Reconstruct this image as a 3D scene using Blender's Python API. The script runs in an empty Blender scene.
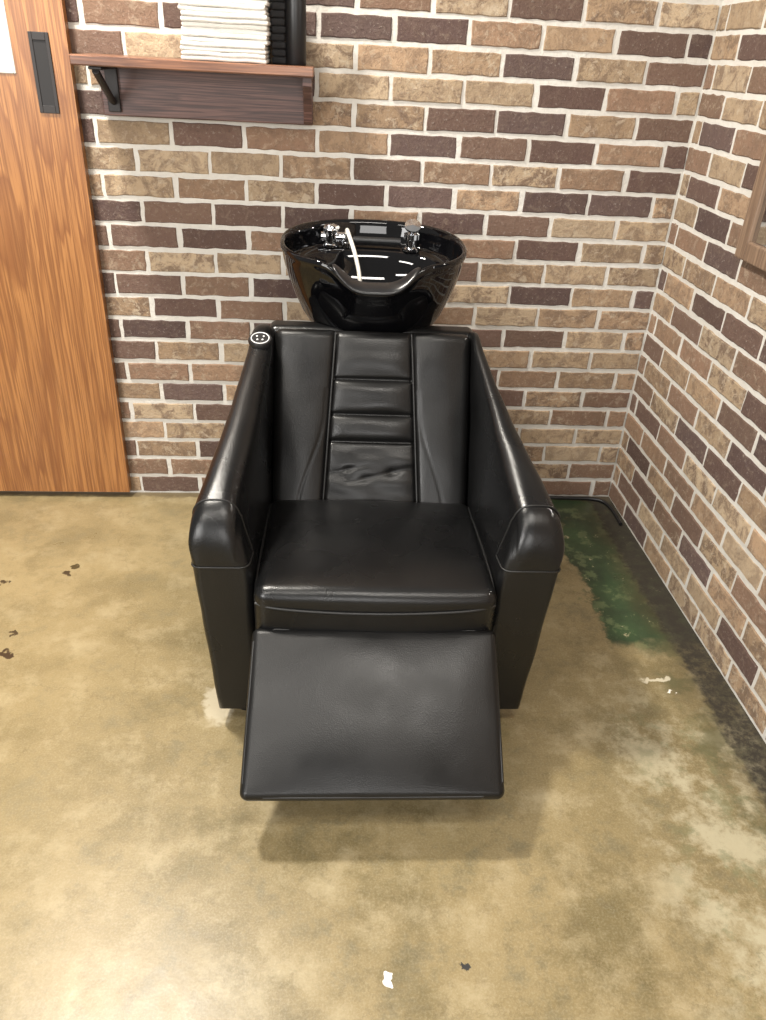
import bpy, bmesh, math, random
from mathutils import Vector, Matrix, noise
random.seed(7)
D=2.365; XR=1.053; H=1.36
scn=bpy.context.scene
scn.view_settings.view_transform='Standard'
scn.view_settings.look='None'

# ---------------------------------------------------------------- helpers
def link(o,parent=None):
    scn.collection.objects.link(o)
    if parent: o.parent=parent
    return o
def empty(name,loc=(0,0,0),rotz=0):
    o=bpy.data.objects.new(name,None); o.location=loc; o.rotation_euler=(0,0,rotz); o.empty_display_size=.1
    return link(o)
def mesh(name,vs,fs,mat,parent=None,smooth=True,recalc=True):
    me=bpy.data.meshes.new(name); me.from_pydata([tuple(v) for v in vs],[],fs); me.update()
    if recalc:
        bm=bmesh.new(); bm.from_mesh(me); bmesh.ops.recalc_face_normals(bm,faces=bm.faces); bm.to_mesh(me); bm.free()
    if mat: me.materials.append(mat)
    if smooth:
        for p in me.polygons: p.use_smooth=True
    return link(bpy.data.objects.new(name,me),parent)
def axis(s,r,n):
    r=min(r,s*.999); L=[]
    k=4
    for i in range(k,0,-1): L.append(-(s-r)-r*math.tan(math.radians(45*i/k)))
    for i in range(n+1): L.append(-(s-r)+2*(s-r)*i/n)
    for i in range(1,k+1): L.append((s-r)+r*math.tan(math.radians(45*i/k)))
    return L
def rbox(name,c,h,r,mat,parent=None,n=(6,6,6),deform=None,bev=True):
    ax=[axis(h[i],r,n[i]) for i in range(3)]
    idx={};vs=[];fs=[]
    def vid(i,j,k):
        key=(i,j,k)
        if key in idx: return idx[key]
        p=Vector((ax[0][i],ax[1][j],ax[2][k]))
        q=Vector([max(-(h[a]-r),min(h[a]-r,p[a])) for a in range(3)])
        d=p-q
        if d.length>1e-9: p=q+d.normalized()*r
        p=Vector((p.x+c[0],p.y+c[1],p.z+c[2]))
        if deform: p=deform(p)
        idx[key]=len(vs); vs.append(p); return idx[key]
    N=[len(a)-1 for a in ax]
    for a,b,cc in ((0,1,2),(1,2,0),(2,0,1)):
        for side in (0,N[cc]):
            for i in range(N[a]):
                for j in range(N[b]):
                    q=[]
                    for (di,dj) in ((0,0),(1,0),(1,1),(0,1)):
                        t=[0,0,0]; t[a]=i+di; t[b]=j+dj; t[cc]=side; q.append(vid(*t))
                    fs.append(q)
    return mesh(name,vs,fs,mat,parent)
def box(name,lo,hi,mat,parent=None,bev=.003,seg=2):
    vs=[(x,y,z) for x in (lo[0],hi[0]) for y in (lo[1],hi[1]) for z in (lo[2],hi[2])]
    fs=[(0,1,3,2),(4,6,7,5),(0,4,5,1),(2,3,7,6),(0,2,6,4),(1,5,7,3)]
    o=mesh(name,vs,fs,mat,parent,smooth=False)
    if bev:
        m=o.modifiers.new('b','BEVEL'); m.width=bev; m.segments=seg
    return o
def tube(name,pts,r,mat,parent=None,cyclic=False,kind='POLY',res=4):
    cu=bpy.data.curves.new(name,'CURVE'); cu.dimensions='3D'; cu.bevel_depth=r; cu.bevel_resolution=res; cu.use_fill_caps=True
    sp=cu.splines.new(kind); sp.points.add(len(pts)-1)
    for p,q in zip(sp.points,pts): p.co=(q[0],q[1],q[2],1)
    sp.use_cyclic_u=cyclic
    if kind=='NURBS': sp.order_u=4; sp.use_endpoint_u=True; cu.resolution_u=12
    cu.materials.append(mat)
    return link(bpy.data.objects.new(name,cu),parent)
def lathe(name,prof,c,mat,parent=None,n=40,rot=None):
    vs=[];fs=[]
    for (r,z) in prof:
        for i in range(n):
            a=2*math.pi*i/n; p=Vector((r*math.cos(a),r*math.sin(a),z))
            if rot: p=rot@p
            vs.append(p+Vector(c))
    m=len(prof)
    for k in range(m-1):
        for i in range(n):
            fs.append((k*n+i,k*n+(i+1)%n,(k+1)*n+(i+1)%n,(k+1)*n+i))
    fs.append(list(range(n))); fs.append([ (m-1)*n+i for i in range(n)])
    o=mesh(name,vs,fs,mat,parent)
    e=o.modifiers.new('e','EDGE_SPLIT'); e.split_angle=math.radians(40)
    return o

# ---------------------------------------------------------------- materials
class M:
    def __init__(s,name):
        s.m=bpy.data.materials.new(name); s.m.use_nodes=True; s.nt=s.m.node_tree; s.b=s.nt.nodes['Principled BSDF']
    def n(s,t,**k):
        x=s.nt.nodes.new(t)
        for a,b in k.items(): setattr(x,a,b)
        return x
    def l(s,a,b): s.nt.links.new(a,b)
    def setin(s,node,key,v):
        if hasattr(v,'is_linked') or isinstance(v,bpy.types.NodeSocket): s.l(v,node.inputs[key])
        else: node.inputs[key].default_value=v
    def noise(s,vec,scale,detail=6,rough=.6,dist=0):
        x=s.n('ShaderNodeTexNoise'); x.inputs['Scale'].default_value=scale; x.inputs['Detail'].default_value=detail
        x.inputs['Roughness'].default_value=rough; x.inputs['Distortion'].default_value=dist
        if vec: s.l(vec,x.inputs['Vector'])
        return x.outputs['Fac']
    def ramp(s,f,pts):
        x=s.n('ShaderNodeValToRGB'); e=x.color_ramp.elements
        while len(e)<len(pts): e.new(.5)
        for el,(p,c) in zip(e,pts):
            el.position=p; el.color=(c,c,c,1) if isinstance(c,(int,float)) else (*c,1)
        s.l(f,x.inputs[0]); return x.outputs[0]
    def mix(s,f,a,b,mode='MIX'):
        x=s.n('ShaderNodeMix',data_type='RGBA',blend_type=mode)
        s.setin(x,0,f)
        for k,v in ((6,a),(7,b)):
            if isinstance(v,tuple): x.inputs[k].default_value=(*v,1)
            else: s.l(v,x.inputs[k])
        return x.outputs[2]
    def math(s,op,a,b=0,c=None):
        x=s.n('ShaderNodeMath',operation=op); s.setin(x,0,a); s.setin(x,1,b)
        if c is not None: s.setin(x,2,c)
        return x.outputs[0]
    def pos(s): return s.n('ShaderNodeNewGeometry').outputs['Position']
    def obj(s): return s.n('ShaderNodeTexCoord').outputs['Object']
    def mapv(s,v,scale=(1,1,1),loc=(0,0,0),rot=(0,0,0)):
        x=s.n('ShaderNodeMapping'); x.inputs['Scale'].default_value=scale; x.inputs['Location'].default_value=loc; x.inputs['Rotation'].default_value=rot
        s.l(v,x.inputs['Vector']); return x.outputs[0]
    def bump(s,h,st=.3,dist=.01,normal=None):
        x=s.n('ShaderNodeBump'); x.inputs['Strength'].default_value=st; x.inputs['Distance'].default_value=dist
        s.l(h,x.inputs['Height'])
        if normal: s.l(normal,x.inputs['Normal'])
        s.l(x.outputs[0],s.b.inputs['Normal']); return x.outputs[0]
    def base(s,v,rough=None,metal=None):
        if isinstance(v,tuple): s.b.inputs['Base Color'].default_value=(*v,1)
        else: s.l(v,s.b.inputs['Base Color'])
        if rough is not None: s.setin(s.b,'Roughness',rough)
        if metal is not None: s.b.inputs['Metallic'].default_value=metal
def simple(name,col,rough=.5,metal=0,nscale=60,bump=.05):
    m=M(name); o=m.obj(); f=m.noise(o,nscale)
    m.base(m.mix(f,tuple(c*.85 for c in col),tuple(min(1,c*1.12) for c in col)),rough,metal)
    if bump: m.bump(f,bump,.002)
    return m.m

def leather(name,col=(.0035,.0035,.0037),r0=.25,r1=.33,spec=.42,sc=6):
    m=M(name); o=m.obj()
    v=m.n('ShaderNodeTexVoronoi'); v.inputs['Scale'].default_value=420; m.l(o,v.inputs['Vector'])
    n1=m.noise(o,sc,3,.5); n2=m.noise(o,40,3,.5)
    m.base(m.mix(n1,col,tuple(c*1.6 for c in col)),m.ramp(n1,[(.35,r0),(.66,r1)]))
    h=m.math('ADD',m.math('MULTIPLY',v.outputs['Distance'],.6),m.math('MULTIPLY',n2,.7))
    m.bump(h,.20,.0016)
    m.b.inputs['Specular IOR Level'].default_value=spec
    return m.m
LEA=leather('black_leather')
LEA2=leather('black_leather_worn',(.0042,.0041,.0041),.28,.40,.36,8)
PIPE=simple('leather_piping',(.005,.005,.005),.45)
GLOSS=simple('glossy_black_basin',(.002,.002,.0025),.03,0,5,0)
GEL=simple('gel_neckrest',(.008,.008,.009),.3)
CHROME=simple('chrome',(.75,.76,.78),.12,1,20,0)
HOSE=simple('hose_silver',(.75,.72,.66),.35,.2,200,.2)
BLKP=simple('black_plastic',(.009,.009,.010),.38)
WHITEP=simple('white_print',(.75,.75,.75),.5)
METB=simple('black_iron',(.03,.027,.027),.5,.3)

# brick
m=M('brick'); p=m.pos()
at=m.n('ShaderNodeAttribute'); at.attribute_name='bcol'
n1=m.noise(p,22,9,.75,.5); n2=m.noise(p,9,4,.6); n3=m.noise(p,120,5,.75); n4=m.noise(p,38,7,.75,.6)
c=m.mix(m.math('MULTIPLY',m.ramp(n1,[(.46,0),(.56,1)]),at.outputs['Alpha']),at.outputs['Color'],(.175,.108,.065))
c=m.mix(m.math('MULTIPLY',m.ramp(n4,[(.53,0),(.62,.8)]),at.outputs['Alpha']),c,(.49,.39,.27))
c=m.mix(m.ramp(n3,[(.58,0),(.74,.5)]),c,(.56,.51,.44))
c=m.mix(m.ramp(n3,[(.30,.55),(.43,0)]),c,(.050,.034,.027))
c=m.mix(m.ramp(n2,[(.3,.15),(.7,0)]),c,(.07,.045,.035))
hs=m.n('ShaderNodeHueSaturation'); hs.inputs['Saturation'].default_value=.90; hs.inputs['Value'].default_value=1.02; m.l(c,hs.inputs['Color']); c=hs.outputs[0]
m.base(c,.85)
hh=m.math('ADD',m.math('MULTIPLY',n1,.8),m.math('MULTIPLY',n3,.5)); m.bump(hh,.85,.008)
BRICK=m.m
m=M('mortar'); p=m.pos(); n1=m.noise(p,60,6,.7); n2=m.noise(p,5,4,.6)
m.base(m.mix(m.ramp(n2,[(.35,0),(.65,.5)]),m.mix(n1,(.50,.48,.44),(.74,.715,.67)),(.49,.46,.41)),.95); m.bump(n1,.6,.006); MORT=m.m

# floor
m=M('stained_concrete'); p=m.pos()
nd=m.n('ShaderNodeTexNoise'); nd.inputs['Scale'].default_value=7; nd.inputs['Detail'].default_value=6; nd.inputs['Roughness'].default_value=.7; m.l(p,nd.inputs['Vector'])
off=m.n('ShaderNodeVectorMath',operation='SUBTRACT'); m.l(nd.outputs['Color'],off.inputs[0]); off.inputs[1].default_value=(.5,.5,.5)
sc=m.n('ShaderNodeVectorMath',operation='SCALE'); m.l(off.outputs[0],sc.inputs[0]); sc.inputs['Scale'].default_value=.22
wp=m.n('ShaderNodeVectorMath',operation='ADD'); m.l(p,wp.inputs[0]); m.l(sc.outputs[0],wp.inputs[1]); W=wp.outputs[0]
sc2=m.n('ShaderNodeVectorMath',operation='SCALE'); 
ndf=m.n('ShaderNodeTexNoise'); ndf.inputs['Scale'].default_value=45; ndf.inputs['Detail'].default_value=5; m.l(p,ndf.inputs['Vector'])
of2=m.n('ShaderNodeVectorMath',operation='SUBTRACT'); m.l(ndf.outputs['Color'],of2.inputs[0]); of2.inputs[1].default_value=(.5,.5,.5)
m.l(of2.outputs[0],sc2.inputs[0]); sc2.inputs['Scale'].default_value=.06
wf=m.n('ShaderNodeVectorMath',operation='ADD'); m.l(p,wf.inputs[0]); m.l(sc2.outputs[0],wf.inputs[1]); WF=wf.outputs[0]
big=m.noise(p,1.3,4,.55,0); mid=m.noise(p,4.5,9,.68,0); fine=m.noise(p,30,7,.75); grain=m.noise(p,230,3,.7)
mid2=m.noise(m.mapv(p,(1,1,1),(5.3,2.1,0)),8,10,.72,0)
col=m.mix(m.ramp(big,[(.32,0),(.68,1)]),(.175,.134,.060),(.300,.232,.118))
col=m.mix(m.ramp(mid,[(.38,.8),(.52,0)]),col,(.130,.102,.046))
col=m.mix(m.ramp(mid2,[(.50,0),(.68,.65)]),col,(.40,.335,.205))
col=m.mix(m.ramp(mid2,[(.36,.7),(.46,0)]),col,(.140,.120,.068))
col=m.mix(m.ramp(fine,[(.3,.55),(.48,0)]),col,(.12,.09,.042))
col=m.mix(m.ramp(grain,[(.45,0),(.8,.35)]),col,(.45,.40,.27))
sx=m.n('ShaderNodeSeparateXYZ'); m.l(W,sx.inputs[0]); X=sx.outputs[0]; Y=sx.outputs[1]
sf=m.n('ShaderNodeSeparateXYZ'); m.l(WF,sf.inputs[0]); XF=sf.outputs[0]; YF=sf.outputs[1]
sp_=m.n('ShaderNodeSeparateXYZ'); m.l(p,sp_.inputs[0]); XP=sp_.outputs[0]; YP=sp_.outputs[1]
def ss(v,a,b):
    x=m.n('ShaderNodeMapRange',interpolation_type='SMOOTHSTEP'); m.l(v,x.inputs[0]); x.inputs[1].default_value=a; x.inputs[2].default_value=b
    return x.outputs[0]
mul=lambda a,b:m.math('MULTIPLY',a,b)
col=m.mix(mul(ss(XP,-.1,-.7),.25),col,(.42,.32,.16))
pale=mul(mul(ss(X,.60,.80),ss(Y,1.5,1.1)),m.ramp(mid2,[(.44,0),(.56,.75)]))
col=m.mix(pale,col,(.43,.39,.27))
gr2=mul(mul(ss(X,.66,.8),ss(Y,1.40,1.2)),m.ramp(m.noise(p,13,7,.75),[(.52,0),(.60,.5)]))
col=m.mix(gr2,col,(.15,.16,.085))
gmask=mul(ss(X,.79,.815),ss(Y,1.52,1.60))
gc=m.mix(m.ramp(m.noise(p,6,5,.6),[(.35,0),(.65,1)]),(.014,.033,.018),(.035,.078,.033))
gc=m.mix(m.ramp(m.noise(p,14,7,.7),[(.54,0),(.60,.8)]),gc,(.11,.15,.07))
gc=m.mix(mul(ss(XP,.86,1.0),.6),gc,(.025,.028,.015))
gc=m.mix(m.ramp(m.noise(p,24,7,.8),[(.62,0),(.64,1)]),gc,(.38,.34,.21))
gtrail=mul(ss(X,.87,.92),m.ramp(m.noise(p,8,7,.7),[(.46,0),(.56,.7)]))
col=m.mix(gtrail,col,(.085,.085,.04))
col=m.mix(mul(gmask,.95),col,gc)
gn=m.ramp(m.noise(p,30,7,.8),[(.35,.5),(.55,1)])
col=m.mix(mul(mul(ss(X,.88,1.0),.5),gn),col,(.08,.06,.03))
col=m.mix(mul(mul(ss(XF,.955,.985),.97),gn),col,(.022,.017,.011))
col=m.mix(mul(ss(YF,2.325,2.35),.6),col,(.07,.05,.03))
def spot(cx,cy,r,c,amt=1,ex=1,warp=None):
    global col
    v=m.n('ShaderNodeVectorMath',operation='SUBTRACT'); m.l(warp or WF,v.inputs[0]); v.inputs[1].default_value=(cx,cy,0)
    s2=m.n('ShaderNodeVectorMath',operation='MULTIPLY'); m.l(v.outputs[0],s2.inputs[0]); s2.inputs[1].default_value=(1,ex,0)
    ln=m.n('ShaderNodeVectorMath',operation='LENGTH'); m.l(s2.outputs[0],ln.inputs[0])
    col=m.mix(mul(ss(ln.outputs['Value'],r,r*.7),amt),col,c)
spot(-.79,1.533,.02,(.05,.03,.015)); spot(-.90,1.84,.014,(.06,.04,.02)); spot(-.74,1.878,.016,(.06,.04,.02)); spot(-.72,1.92,.012,(.07,.05,.02)); spot(-.80,1.62,.008,(.06,.04,.02))
spot(-.235,1.36,.045,(.48,.43,.32),.7,.55)
spot(.123,.706,.009,(.8,.8,.78),1,.6); spot(.257,.72,.008,(.03,.03,.03)); spot(.89,1.374,.010,(.8,.78,.7),1,3)
spot(.87,1.42,.05,(.6,.55,.42),.8,5)
vo=m.n('ShaderNodeTexVoronoi',feature='DISTANCE_TO_EDGE'); vo.inputs['Scale'].default_value=1.1; m.l(W,vo.inputs['Vector'])
ck=m.ramp(vo.outputs['Distance'],[(.0,.28),(.003,0)])
col=m.mix(ck,col,(.11,.08,.035))
rg=m.ramp(mid,[(.3,.26),(.7,.42)])
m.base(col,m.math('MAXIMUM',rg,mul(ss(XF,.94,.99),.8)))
m.bump(m.math('ADD',mul(fine,.5),mul(mid,.5)),.18,.004)
FLOOR=m.m

# wood
def wood(name,c1,c2,c3,rough=.35,vert=True,sc=1,rn=9):
    m=M(name); o=m.pos()
    v=m.mapv(o,(6*sc,6*sc,.45*sc) if vert else (.45*sc,6*sc,6*sc))
    big=m.noise(v,1.1,3,.5,.6)
    rings=m.math('FRACT',m.math('MULTIPLY',big,rn))
    v2=m.mapv(o,(150,150,3) if vert else (3,150,150)); fib=m.noise(v2,1.5,4,.6)
    col=m.mix(m.ramp(rings,[(0,0),(.5,.3),(.88,1),(1,.05)]),c1,c2)
    col=m.mix(m.ramp(fib,[(.42,.8),(.56,0)]),col,c3)
    m.base(col,rough); m.bump(fib,.12,.002); return m.m
OAK=wood('oak_door',(.39,.175,.055),(.23,.087,.025),(.18,.066,.018),.36,True,1,13)
SHELFW=wood('walnut_shelf',(.27,.125,.068),(.15,.066,.038),(.09,.040,.026),.3,False,2)
SHELFB=wood('walnut_backboard',(.19,.100,.084),(.10,.054,.048),(.055,.030,.028),.42,False,2,14)
FRAMEW=wood('frame_wood',(.26,.175,.115),(.18,.115,.075),(.12,.075,.05),.5,True,2)

# ---------------------------------------------------------------- floor
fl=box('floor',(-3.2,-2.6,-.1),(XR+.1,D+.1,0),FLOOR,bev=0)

# ---------------------------------------------------------------- brick walls
P=.0688; L=.2
DARK=[(.100,.053,.040),(.128,.070,.050),(.086,.047,.040),(.150,.084,.056),(.112,.066,.056)]
MIDB=[(.24,.135,.078),(.21,.118,.070),(.28,.165,.092),(.20,.110,.066)]
TAN=[(.39,.275,.160),(.36,.250,.142),(.44,.320,.195),(.34,.220,.120),(.38,.240,.132)]
def brickwall(name,u0,u1,ztop,tf,phase,weights,backing,specify=None):
    vs=[];fs=[];cols=[];mi=[]
    joint=.0120
    rows=int(ztop/P)+1
    for k in range(rows):
        z0=k*P+joint/2; z1=(k+1)*P-joint/2
        st=phase+(0 if k%2==0 else L/2)
        i=int((u0-st)/L)-2
        while st+i*L-L/2<u1:
            a=st+i*L-L/2+joint/2; b=a+L-joint; i+=1
            if b<u0+.01 or a>u1-.01: continue
            a=max(a,u0+.002); b=min(b,u1-.003)
            if b-a<.02: continue
            ja=[random.uniform(-.0025,.0025) for _ in range(4)]
            A=a+ja[0];B=b+ja[1];Z0=z0+ja[2]*.7;Z1=z1+ja[3]*.7
            B=min(B,u1-.001)
            prot=random.uniform(-.0015,.0015)
            n=8 if b-a>.12 else 4
            ring=[]
            for t in range(n): ring.append((A+(B-A)*t/n,Z0))
            for t in range(3): ring.append((B,Z0+(Z1-Z0)*t/3))
            for t in range(n): ring.append((B-(B-A)*t/n,Z1))
            for t in range(3): ring.append((A,Z1-(Z1-Z0)*t/3))
            cx=(A+B)/2;cz=(Z0+Z1)/2
            ring=[(u+random.uniform(-.0016,.0016),z+random.uniform(-.0018,.0018)) for u,z in ring]
            base=len(vs);m_=len(ring)
            for dd,ins in ((-.008,0),(-.002,.0004),(.0,.003)):
                for (u,z) in ring:
                    u2=u+(ins if u<cx else -ins)*(1 if abs(u-cx)>.3*(B-A) else .0)
                    z2=z+(ins if z<cz else -ins)*(1 if abs(z-cz)>.3*(Z1-Z0) else .0)
                    vs.append(tf(u2,max(z2,.001),dd+prot if dd>-.005 else dd))
            for q in range(2):
                for t in range(m_):
                    fs.append((base+q*m_+t,base+q*m_+(t+1)%m_,base+(q+1)*m_+(t+1)%m_,base+(q+1)*m_+t)); mi.append(0)
            fs.append([base+2*m_+t for t in range(m_)]); mi.append(0)
            kind=specify(k,cx) if specify else None
            if kind is None:
                r=random.random(); kind=0 if r<weights[0] else (1 if r<weights[0]+weights[1] else 2)
            pal=(DARK,MIDB,TAN)[kind]
            c=random.choice(pal); f=random.uniform(.85,1.15)
            al=(.15,.6,.9)[kind]*random.uniform(.5,1.1)
            cols+= [(c[0]*f,c[1]*f,c[2]*f,min(1,al))]*(3*m_)
    b0=len(vs); vs+=backing
    for f in [(0,1,3,2),(4,6,7,5),(0,4,5,1),(2,3,7,6),(0,2,6,4),(1,5,7,3)]: fs.append([b0+q for q in f]); mi.append(1)
    cols+=[(.5,.5,.5,1)]*8
    o=mesh(name,vs,fs,BRICK,None,smooth=False)
    o.data.materials.append(MORT)
    for pol,x in zip(o.data.polygons,mi): pol.material_index=x
    ca=o.data.color_attributes.new('bcol','FLOAT_COLOR','POINT')
    for i,c in enumerate(cols): ca.data[i].color=c
    return o
ZT=2.7
def slab(lo,hi): return [(x,y,z) for x in (lo[0],hi[0]) for y in (lo[1],hi[1]) for z in (lo[2],hi[2])]
LEFT={15:.9,14:.85,13:.1,12:.1,11:.5,10:.1,9:.8,8:.1,7:.7,6:.15,5:.8,4:.3,3:.8,2:.3,1:.85,0:.4,16:.2,17:.4}
MIDC={21:.9,20:.3,19:.9,18:.95,17:.9,16:.05,15:.1,14:.1,13:.3}
RIGHT={22:.4,21:.4,20:.35,19:.3,18:.5,17:.6,16:.25,15:.7,14:.5,13:.6,12:.2,11:.8,10:.3,9:.7,8:.3,7:.85,6:.7,5:.15,4:.85,3:.3,2:.7,1:.3,0:.6}
def spec(k,x):
    t=(LEFT if x<.03 else (MIDC if x<.38 and k>12 else RIGHT)).get(k,.45)
    if random.random()<t: return 2 if random.random()<.78 else 1
    return 0 if random.random()<.85 else 1
brickwall('wall_back',-3.2,XR,ZT,lambda u,z,d:(u,D-d,z),.286,(.50,.22),slab((-3.2,D+.003,0),(XR+.1,D+.1,ZT+.05)),spec)
brickwall('wall_right',0,D+2.6,ZT,lambda u,z,d:(XR-d,D-u,z),.05,(.28,.22),slab((XR+.003,-2.6,0),(XR+.1,D+.003,ZT+.05)))

# ---------------------------------------------------------------- door
door=empty('door_1',(-1.1,D-.03,0))
def W2(o,v): return (v[0]-o.location.x,v[1]-o.location.y,v[2]-o.location.z)
def wb(name,lo,hi,mat,par,bev=.003): return box(name,W2(par,lo),W2(par,hi),mat,par,bev)
y0,y1=D-.035,D-.006
wx=-.787
wb('door_panel',(wx,y0,.022),(-.648,y1,2.25),OAK,door,0)
wb('door_lower_panel',(-1.45,y0,.022),(wx,y1,1.262),OAK,door,0)
wb('door_stile',(-1.6,y0,.022),(-1.45,y1,2.25),OAK,door,0)
wb('door_top_rail',(-1.45,y0,2.0),(wx,y1,2.25),OAK,door,0)
GL=M('window_glass'); GL.base(GL.mix(GL.noise(GL.obj(),3),(.35,.42,.5),(.55,.6,.66)),.05); 
wb('glass',(-1.45,y0+.015,1.262),(wx,y0+.02,2.0),GL.m,door,0)
TRIM=simple('window_trim',(.6,.58,.54),.4)
wb('glass_trim_right',(wx-.006,y0-.003,1.262),(wx,y0+.014,2.0),TRIM,door,.002)
wb('glass_trim_bottom',(-1.45,y0-.003,1.262),(wx-.006,y0+.014,1.268),TRIM,door,.002)
px0,px1,pz0,pz1=-.742,-.692,1.175,1.358
fr=.009
for nm,lo,hi in (('pull_l',(px0,y0-.004,pz0),(px0+fr,y0+.001,pz1)),('pull_r',(px1-fr,y0-.004,pz0),(px1,y0+.001,pz1)),
                 ('pull_b',(px0+fr,y0-.004,pz0),(px1-fr,y0+.001,pz0+fr*2)),('pull_t',(px0+fr,y0-.004,pz1-fr*2),(px1-fr,y0+.001,pz1))):
    wb(nm,lo,hi,METB,door,.001)
DARKM=simple('pull_recess',(.012,.011,.012),.6)
wb('pull_cup',(px0+fr,y0-.0015,pz0+fr*2),(px1-fr,y0+.001,pz1-fr*2),DARKM,door,0)

# ---------------------------------------------------------------- shelf
sh=empty('wall_shelf',(-.3,D-.1,1.3))
sx0,sx1=-.602,-.022
wb('board',(sx0,D-.205,1.294),(sx1,D-.003,1.317),SHELFW,sh,.003)
wb('backboard',(sx0+.02,D-.022,1.175),(sx1-.004,D-.003,1.293),SHELFB,sh,.003)
def bracket(x):
    pts=[(D-.022,1.293),(D-.175,1.293),(D-.175,1.274),(D-.14,1.262),(D-.10,1.240),(D-.06,1.21),(D-.045,1.185),(D-.022,1.175)]
    vs=[];n=len(pts)
    for xx in (x,x+.022):
        for (y,z) in pts: vs.append(W2(sh,(xx,y,z)))
    fs=[list(range(n)),list(range(n,2*n))]+[(i,(i+1)%n,n+(i+1)%n,n+i) for i in range(n)]
    return mesh('bracket',vs,fs,SHELFB,sh,smooth=False)
bracket(-.05)
tube('iron_bracket_arm',[W2(sh,(-.55,D-.18,1.284)),W2(sh,(-.55,D-.15,1.268)),W2(sh,(-.55,D-.05,1.215)),W2(sh,(-.55,D-.03,1.21))],.009,METB,sh)
wb('iron_bracket_leg',(-.566,D-.032,1.185),(-.534,D-.022,1.293),METB,sh,.002)
wb('iron_bracket_top',(-.566,D-.185,1.286),(-.534,D-.022,1.293),METB,sh,.002)

# towels
TOW=M('towel_cotton'); n1=TOW.noise(TOW.obj(),180,4,.7); TOW.base(TOW.mix(n1,(.62,.60,.56),(.78,.76,.72)),.95); TOW.bump(n1,.5,.004); TOW=TOW.m
tw=empty('folded_towels',(-.236,D-.115,1.317))
z=0
for i in range(12):
    t=.0195+random.uniform(-.001,.002); jx=random.uniform(-.004,.004); jy=random.uniform(-.005,.004)
    for q in range(2):
        hz=t/4
        def df(p,i=i,q=q):
            return Vector((p.x,p.y,p.z+.0016*noise.noise(Vector((p.x*18,p.y*18,i+q*.5)))))
        rbox('towel_fold',(jx,jy-(.002 if q else 0),z+hz*(1+2*q)+.001),(.103-(.002*q),.082,hz*1.02),min(.0047,hz*.95),TOW,tw,(14,8,1),df)
    z+=t
bt=empty('pump_bottle',(-.068,D-.10,1.317))
lathe('bottle_body',[(.0,0),(.024,0),(.026,.003),(.026,.17),(.022,.19),(.012,.205),(.012,.225),(0,.225)],(0,0,0),BLKP,bt)
lathe('pump_collar',[(0,.222),(.015,.222),(.015,.24),(.005,.242),(.005,.265),(0,.265)],(0,0,0),BLKP,bt)
tube('pump_spout',[(0,0,.262),(0,-.02,.264),(0,-.045,.258)],.005,BLKP,bt)
bk=empty('black_towel_stack',(-.112,D-.06,1.317))
BC=simple('black_cotton',(.02,.02,.022),.9)
for i in range(9):
    rbox('black_towel',(random.uniform(-.002,.002),0,.0085+i*.0165),(.018,.05,.008),.006,BC,bk,(3,5,2))

# ---------------------------------------------------------------- framed mirror on right wall
pf=empty('framed_mirror',(XR-.015,1.6,1.3))
fy1,fy0,fz0,fz1=1.905,1.28,.962,1.75
fw=.045
for nm,lo,hi in (('frame_left',(XR-.026,fy1-fw,fz0),(XR-.001,fy1,fz1)),('frame_right',(XR-.026,fy0,fz0),(XR-.001,fy0+fw,fz1)),
   ('frame_bottom',(XR-.026,fy0+fw,fz0),(XR-.001,fy1-fw,fz0+fw)),('frame_top',(XR-.026,fy0+fw,fz1-fw),(XR-.001,fy1-fw,fz1))):
    wb(nm,lo,hi,FRAMEW,pf,.004)
MIR=simple('mirror_glass',(.6,.6,.6),.05,1,3,0)
wb('mirror',(XR-.014,fy0+fw,fz0+fw),(XR-.008,fy1-fw,fz1-fw),MIR,pf,0)

tube('electrical_cable',[(.30,D-.03,.008),(.55,D-.022,.008),(.8,D-.02,.008),(.95,D-.025,.008),(1.03,D-.03,.008),(1.035,D-.12,.008),(1.03,D-.2,.008)],.006,BLKP,None,False,'NURBS')

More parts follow.
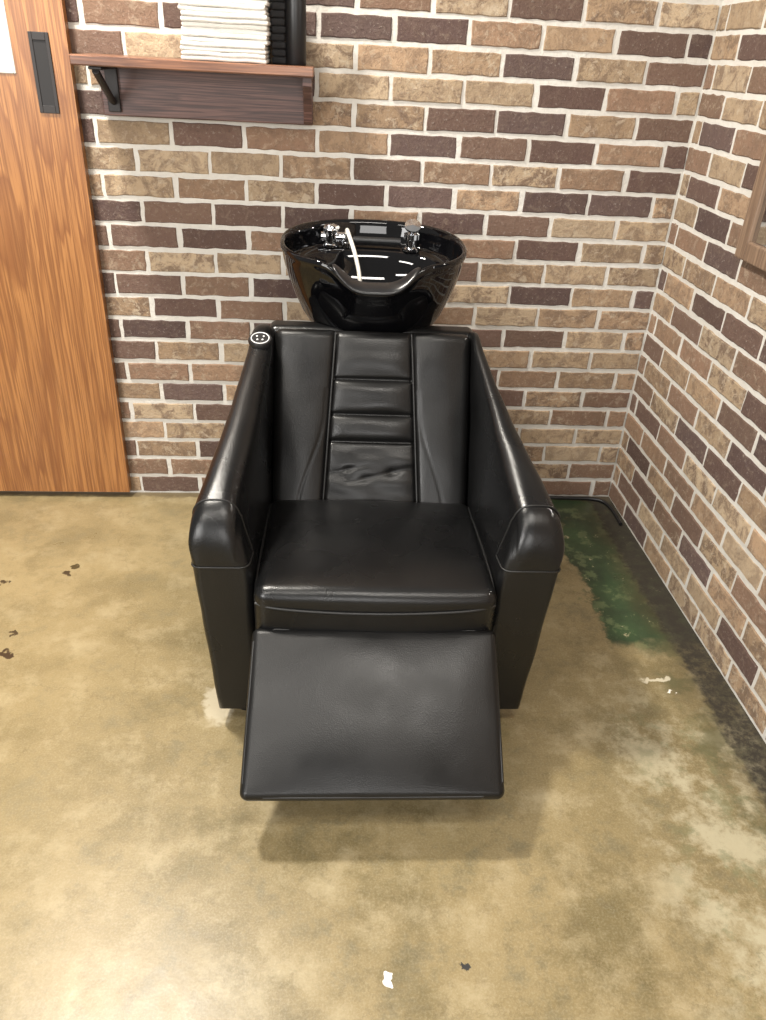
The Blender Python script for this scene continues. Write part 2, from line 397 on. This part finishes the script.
# ---------------------------------------------------------------- chair
ch=empty('salon_shampoo_chair',(.118,1.275,0),math.radians(-1.2))
def lerp(a,b,t): return a+(b-a)*t
def sm(a,b,x):
    t=max(0,min(1,(x-a)/(b-a))); return t*t*(3-2*t)
ZC=.465
RC=.065
def zl(y): return min(.576+(y-.06)*.402,.772)
def ztop(y):
    z=zl(y)
    if y<RC: z=ZC+(z-ZC)*(max(0,1-((RC-y)/RC)**2.3))**(1/2.3)
    if y>.56: z=z-.10*(1-math.sqrt(max(0,1-((y-.56)/.10)**2)))
    return z
def mk_arm(side,rear,name):
    def xo(y,z): return lerp(.398 if side>0 else .386,rear,sm(-.15,.58,y)*1.06-.06)-.038*(1-min(1,z/.5))
    def xi(y,z): 
        zt=zl(y)
        return lerp(.252,.243,min(1,y/.56))+lerp(.034,.0,min(1,y/.5))*sm(.40,zt,z)
    rr=.018
    def ins(y):
        return 0 if y>rr else rr-math.sqrt(max(0,rr*rr-(rr-y)**2))
    ys=[0]+[RC*(1-math.cos(math.radians(a))) for a in (6,12,18,25,32,40,50,60,70,80,90)]
    ys+=[RC+(.56-RC)*i/24 for i in range(1,25)]+[.56+.1*math.sin(math.radians(a)) for a in (15,30,45,60,75,88)]
    rings=[]
    for y in ys:
        zt=ztop(y); zb=.050+ins(y)*.5; i=ins(y)
        a=xi(y,zt)+i; b=xo(y,zt)-i
        rt=min(.036,(b-a)*.48)
        pts=[]
        for k in range(13):
            z=lerp(zb,zt-rt,k/12); pts.append((xo(y,z)-i,z))
        for k in range(1,9):
            t=math.radians(90*k/8); pts.append((b-rt+rt*math.cos(t),zt-rt+rt*math.sin(t)))
        for k in range(0,8):
            t=math.radians(90*k/8); pts.append((a+rt-rt*math.sin(t),zt-rt+rt*math.cos(t)))
        for k in range(13):
            z=lerp(zt-rt,zb,k/12); pts.append((xi(y,z)+i,z))
        rings.append([Vector((side*x,y,z)) for x,z in pts])
    n=len(rings[0]);vs=[];fs=[]
    for r in rings:
        for v in r:
            w=.0028*noise.noise(Vector((v.x*14,v.y*10,v.z*12)))
            vs.append(Vector((v.x+w,v.y,v.z+w*.6)))
    for k in range(len(rings)-1):
        for i in range(n):
            fs.append((k*n+i,k*n+(i+1)%n,(k+1)*n+(i+1)%n,(k+1)*n+i))
    fs.append(list(range(n))); fs.append([(len(rings)-1)*n+i for i in range(n)])
    mesh(name,vs,fs,LEA,ch)
    def sect(y,off=.0004,zmin=.455):
        zt=ztop(y); a=xi(y,zt);b=xo(y,zt);rt=min(.036,(b-a)*.48);pts=[]
        for k in range(6):
            z=lerp(zmin,zt-rt,k/5); pts.append((side*(xo(y,z)+off),y,z))
        for k in range(1,9):
            t=math.radians(90*k/8); pts.append((side*(b-rt+(rt+off)*math.cos(t)),y,zt-rt+(rt+off)*math.sin(t)))
        for k in range(0,8):
            t=math.radians(90*k/8); pts.append((side*(a+rt-(rt+off)*math.sin(t)),y,zt-rt+(rt+off)*math.cos(t)))
        for k in range(6):
            z=lerp(zt-rt,zmin,k/5); pts.append((side*(xi(y,z)-off),y,z))
        return pts
    tube(name+'_top_seam',sect(.058),.0020,PIPE,ch)
    z=.45;pts=[]
    yy=[.058,.04,.028,.018,.01,.005,.002,0]
    for y in yy: pts.append((side*(xo(y,z)-ins(y)+.0002),y-.0003,z))
    for y in reversed(yy): pts.append((side*(xi(y,z)+ins(y)-.0002),y-.0003,z))
    tube(name+'_front_seam',pts,.0022,PIPE,ch)
mk_arm(-1,.300,'arm_left'); mk_arm(1,.262,'arm_right')

rbox('seat_frame',(0,.33,.19),(.248,.30,.12),.01,LEA,ch,(2,2,2))
rbox('back_shell',(0,.63,.42),(.262,.035,.34),.02,LEA,ch,(2,2,2))
rbox('base_plinth',(0,.36,.04),(.235,.29,.04),.006,BLKP,ch,(1,1,1))
rbox('basin_pedestal',(0,.77,.36),(.15,.115,.36),.02,BLKP,ch,(2,2,2))
for sx_ in (-1,1):
    lathe('foot',[(0,0),(.02,0),(.022,.004),(.022,.01),(.01,.014),(.01,.07),(0,.07)],(sx_*.29,.07,0),BLKP,ch)
    
def seatdef(p):
    x,y,z=p; u=x/.250; v=(y-.165)/.215
    top=sm(.33,.40,z)
    puff=.018*(1-abs(u)**2.6)*(1-abs(v)**2.6) if abs(u)<1 and abs(v)<1 else 0
    z+=top*puff
    z-=.055*(y-.02)*top
    w=noise.noise(Vector((x*7,y*9,2.3)))*.004+noise.noise(Vector((x*20,y*8,5)))*.0007
    z+=top*w
    fr=sm(.02,-.045,y); y-=fr*.010*(1-u*u)
    return Vector((x,y,z))
rbox('seat_cushion',(0,.165,.345),(.250,.21,.075),.026,LEA,ch,(30,30,6),seatdef)
pp=[]
for i in range(41):
    u=-1+2*i/40
    pp.append((.246*u,-.0462-.0103*(1-u*u)+.012*abs(u)**12,.388-.008*(1-u*u)))
tube('seat_front_piping',pp,.0036,PIPE,ch)
for s in (-1,1):
    tube('seat_side_piping',[(s*.246,-.03,.390),(s*.248,0,.410),(s*.248,.1,.408),(s*.247,.2,.402),(s*.246,.35,.392)],.0030,PIPE,ch,False,'NURBS')

# backrest
O=Vector((0,.365,.395)); A=Vector((0,.447,.894)); Nn=Vector((0,-.894,.447))
SE=[.150,.217,.303]
def bw(s): return .117-.024*max(0,s)/.425
def g(d,w): return math.exp(-(d/w)**2)
def backsurf(x,s):
    b=bw(s); ax=abs(x); d=0
    if ax<b:
        segs=[-.06]+SE+[.43]
        for a0,a1 in zip(segs[:-1],segs[1:]):
            if a0<=s<=a1:
                t=(s-a0)/(a1-a0)*2-1
                d+=(.013 if a1-a0<.1 else .009)*(1-abs(t)**3)*(1-(ax/b)**4)
        for q in SE: d-=(.009 if q==SE[2] else .007)*g(s-q,.0038)
        d-=.004
        for tx,ts,aa in ((-.055,.082,.0042),(.052,.076,.0042),(-.01,.060,.0020)):
            r=math.hypot((x-tx),(s-ts)*1.5); d-=aa*g(r,.015)
            d-=.0022*g((s-ts)-.25*(x-tx),.006)*g(x-tx,.045)
        d+=.0040*noise.noise(Vector((x*14+s*8,s*30,1)))*sm(.17,.08,s)
        d+=.0030*noise.noise(Vector((x*9,s*24,7)))
    else:
        t=(ax-b)/(.243-b); d+=.012*math.sin(math.pi*min(1,t))**.7*1.0
        d+=.003*noise.noise(Vector((x*9,s*7,3)))+.0010*noise.noise(Vector((x*22,s*12,4)))
    d-=.009*g(ax-b,.0045)
    q=ax-(b+.012+.050*sm(.22,-.02,s)); 
    if s<.28: d-=.0020*g(q,.0028)
    return d
def backdef(p):
    x,d,s=p
    front=sm(-.07,-.02,d)
    dd=d+backsurf(x,s)*front*min(1,max(0,(.245-abs(x))/.01))*min(1,max(0,(.432-s)/.02))
    return O+Vector((x,0,0))+A*s+Nn*dd
rbox('backrest',(0,-.05,.186),(.243,.05,.236),.022,LEA2,ch,(110,4,130),backdef)
for s_ in (-1,1):
    pts=[]
    for i in range(40):
        s=-.03+.446*i/39; b=bw(s); pts.append(O+Vector((s_*b,0,0))+A*s+Nn*(-.002 if i<37 else -.007))
    tube('backrest_piping',pts,.0028,PIPE,ch)

# footrest
FO=Vector((0,-.048,.338)); FA=Vector((0,-.798,-.603)); FN=Vector((0,-.603,.798))
FL=.1665
def fx(x,s): return x*(1+.012*max(0,s)/.33)-.004*s/.33
def footdef(p):
    x,s,d=p
    u=x/.25; v=(s-FL)/FL
    if d>-.02:
        d+=.013*(1-abs(u)**3)*(1-abs(v)**3)+.0034*noise.noise(Vector((x*6,s*6,9)))+.0005*noise.noise(Vector((x*24,s*18,4)))
    return FO+Vector((fx(x,s),0,0))+FA*s+FN*d
rbox('footrest',(0,FL,-.026),(.253,FL,.026),.016,LEA2,ch,(30,26,4),footdef)
pts=[]
def fp(x,s,d): return FO+Vector((fx(x,s),0,0))+FA*s+FN*d
c0=[(-.248,.004),(.248,.004),(.248,2*FL-.005),(-.248,2*FL-.005)]
for i in range(4):
    a=c0[i];b=c0[(i+1)%4]
    for t in range(1,12): pts.append(fp(lerp(a[0],b[0],t/12),lerp(a[1],b[1],t/12),-.006))
tube('footrest_piping',pts,.0030,PIPE,ch,True)
for s_ in (-1,1):
    tube('footrest_arm',[(s_*.15,.1,.2),(s_*.15,-.05,.24),fp(s_*.15,.12,-.055),fp(s_*.15,.25,-.055)],.012,METB,ch)

# control pad
rz=Matrix.Rotation(math.radians(18),3,'X')
def ctl(p): return rz@Vector(p)+Vector((-.272,.505,.752))
lathe('control_pad',[(0,-.004),(.028,-.004),(.029,.004),(.026,.010),(0,.010)],(-.272,.505,.752),BLKP,ch,rot=rz)
tube('control_ring',[ctl((.021*math.cos(a),.021*math.sin(a),.010)) for a in [2*math.pi*i/32 for i in range(32)]],.0012,WHITEP,ch,True)
for (a,b) in ((-.008,.006),(.008,.006),(-.006,-.007),(.006,-.007)):
    c=ctl((a,b,.0108)); lathe('control_symbol',[(0,-.0005),(.0022,-.0005),(.0022,.0006),(0,.0006)],c,WHITEP,ch,12,rz)

# ---------------- basin
BY=.765; BZ=.928
def bring(rx,ry,cy,z,amt,tilt=1):
    pts=[];n=96;e=2/2.35
    for i in range(n):
        t=2*math.pi*i/n; c,s=math.cos(t),math.sin(t)
        x=rx*math.copysign(abs(c)**e,c); y=ry*math.copysign(abs(s)**e,s)
        gg=math.exp(-(x/.092)**4) if s<0 else 0
        pts.append(Vector((x,cy+y,z-.058*gg*amt+tilt*.014*s)))
    return pts
RX,RY=.238,.212
prof=[(.36,-.225,0,-.02),(.56,-.215,.05,-.02),(.68,-.185,.12,-.015),(.79,-.145,.25,-.01),(.865,-.105,.4,-.005),(.925,-.070,.6,0),(.96,-.040,.8,0),(.978,-.020,.95,0),
 (.985,-.008,1,0),(1.0,-.003,1,0),(1.004,.003,1,0),(.998,.009,1,0),(.985,.012,1,0),(.965,.011,1,0),(.945,.004,1,0),(.935,-.008,1,0)]
rings=[bring(RX*f,RY*f,BY+sh_,BZ+z,a) for f,z,a,sh_ in prof]
inner=[(.925,.92,-.045,0,.75),(.91,.90,-.050,0,.7),(.88,.74,-.052,-.03,.65),(.86,.71,-.060,-.032,.6),(.81,.67,-.090,-.032,.4),(.70,.60,-.130,-.03,.2),(.54,.46,-.158,-.03,.1),(.33,.28,-.172,-.03,0),(.12,.12,-.18,-.03,0)]
rings+=[bring(RX*fx_,RY*fy,BY+sh_,BZ+z,a) for fx_,fy,z,sh_,a in inner]
n=96;vs=[v for r in rings for v in r];fs=[]
for k in range(len(rings)-1):
    for i in range(n): fs.append((k*n+i,k*n+(i+1)%n,(k+1)*n+(i+1)%n,(k+1)*n+i))
fs.append(list(range(n)));fs.append([(len(rings)-1)*n+i for i in range(n)])
mesh('basin',vs,fs,GLOSS,ch)
lathe('basin_drain',[(0,0),(.026,0),(.026,.004),(.018,.005),(0,.003)],(0,BY-.03,BZ-.181),CHROME,ch)
def rimpt(x,off=0,out=0):
    e=2.35
    y=-RY*(1-abs(x/RX)**e)**(1/e)
    gg=math.exp(-(x/.092)**4)
    return Vector((x,BY+y*(1-out),BZ+.012-.058*gg-.014*abs(y)/RY+off))
vs=[];fs=[];K=40;Q=16
for i in range(K+1):
    x=-.105+.210*i/K; c=rimpt(x,.003,.04)
    end=max(.15,math.sqrt(max(0,1-abs(2*i/K-1)**6)))
    for q in range(Q):
        a=2*math.pi*q/Q
        vs.append(c+Vector((0,.026*math.cos(a)*end,.010*math.sin(a)*end+.006*math.cos(a)*end)))
for i in range(K):
    for q in range(Q): fs.append((i*Q+q,i*Q+(q+1)%Q,(i+1)*Q+(q+1)%Q,(i+1)*Q+q))
fs.append(list(range(Q)));fs.append([K*Q+q for q in range(Q)])
mesh('neck_rest',vs,fs,GEL,ch)
# faucet set on the recessed rear deck
dy=BY+.145; dz=BZ-.036
lathe('mixer_base',[(0,0),(.023,0),(.023,.006),(.019,.009),(.019,.034),(.021,.037),(.021,.050),(.016,.056),(0,.058)],(-.112,dy,dz),CHROME,ch)
tube('mixer_lever',[(-.112,dy,dz+.052),(-.104,dy-.02,dz+.057),(-.094,dy-.038,dz+.056)],.006,CHROME,ch)
tube('mixer_crossbody',[(-.138,dy,dz+.025),(-.064,dy,dz+.025)],.013,CHROME,ch)
lathe('hose_outlet',[(0,0),(.014,0),(.014,.012),(.010,.014),(.010,.036),(0,.036)],(-.068,dy-.005,dz),CHROME,ch)
lathe('spray_holder',[(0,0),(.024,0),(.024,.006),(.015,.010),(.015,.026),(.021,.030),(.021,.044),(0,.044)],(.108,dy-.015,dz),CHROME,ch)
lathe('spray_head',[(0,0),(.011,0),(.012,.02),(.013,.026),(.022,.036),(.022,.042),(0,.044)],(.108,dy-.015,dz+.036),CHROME,ch,rot=Matrix.Rotation(math.radians(35),3,'X'))
tube('vacuum_breaker_bar',[(-.05,dy+.005,dz+.018),(.08,dy+.0,dz+.018)],.010,BLKP,ch)
tube('spray_hose',[(-.068,dy-.005,dz+.03),(-.068,dy-.01,dz+.050),(-.068,dy-.05,dz+.052),(-.052,dy-.10,dz+.022),(-.038,dy-.13,dz-.02),(-.030,dy-.15,dz-.06),(-.03,dy-.16,dz-.10)],.0056,HOSE,ch,False,'NURBS')

# ---------------------------------------------------------------- lights
def area(name,loc,target,size,power,col,sy=None):
    l=bpy.data.lights.new(name,'AREA'); l.shape='RECTANGLE'; l.size=size; l.size_y=sy or size; l.energy=power; l.color=col
    o=bpy.data.objects.new(name,l); o.location=loc
    d=Vector(target)-Vector(loc); o.rotation_euler=d.to_track_quat('-Z','Y').to_euler(); link(o)
area('ceiling_lamp',(-.85,1.75,2.75),(-.1,1.5,0),.2,90,(1,.94,.84))
area('ceiling_lamp.001',(.35,.0,2.9),(.35,.1,0),1.0,38,(1,.95,.87),.25)
area('ceiling_lamp.002',(-1.3,-.3,2.9),(-1.2,0,0),1.0,38,(1,.95,.87),.25)
area('window_daylight',(-2.4,-1.6,1.7),(.2,1.6,.6),1.5,100,(1,.98,.95),1.4)
area('window_daylight.001',(.1,-2.3,1.5),(.2,1.6,.5),1.2,40,(1,.98,.95),1.3)
w=bpy.data.worlds.new('world'); scn.world=w; w.use_nodes=True
w.node_tree.nodes['Background'].inputs[0].default_value=(1,.96,.90,1); w.node_tree.nodes['Background'].inputs[1].default_value=.34

# ---------------------------------------------------------------- camera
cam=bpy.data.cameras.new('camera'); cam.sensor_fit='VERTICAL'; cam.sensor_height=36; cam.lens=766/1020*36
co=bpy.data.objects.new('camera',cam); link(co)
up=Vector((73,1277,766)).normalized(); yc=Vector((-60,462.9,-766)); yc=(yc-up*yc.dot(up)).normalized(); xc=yc.cross(up)
R=Matrix((xc,yc,up))
co.matrix_world=Matrix.Translation((0,0,H))@R.to_4x4()
cam.clip_start=.02
scn.camera=co
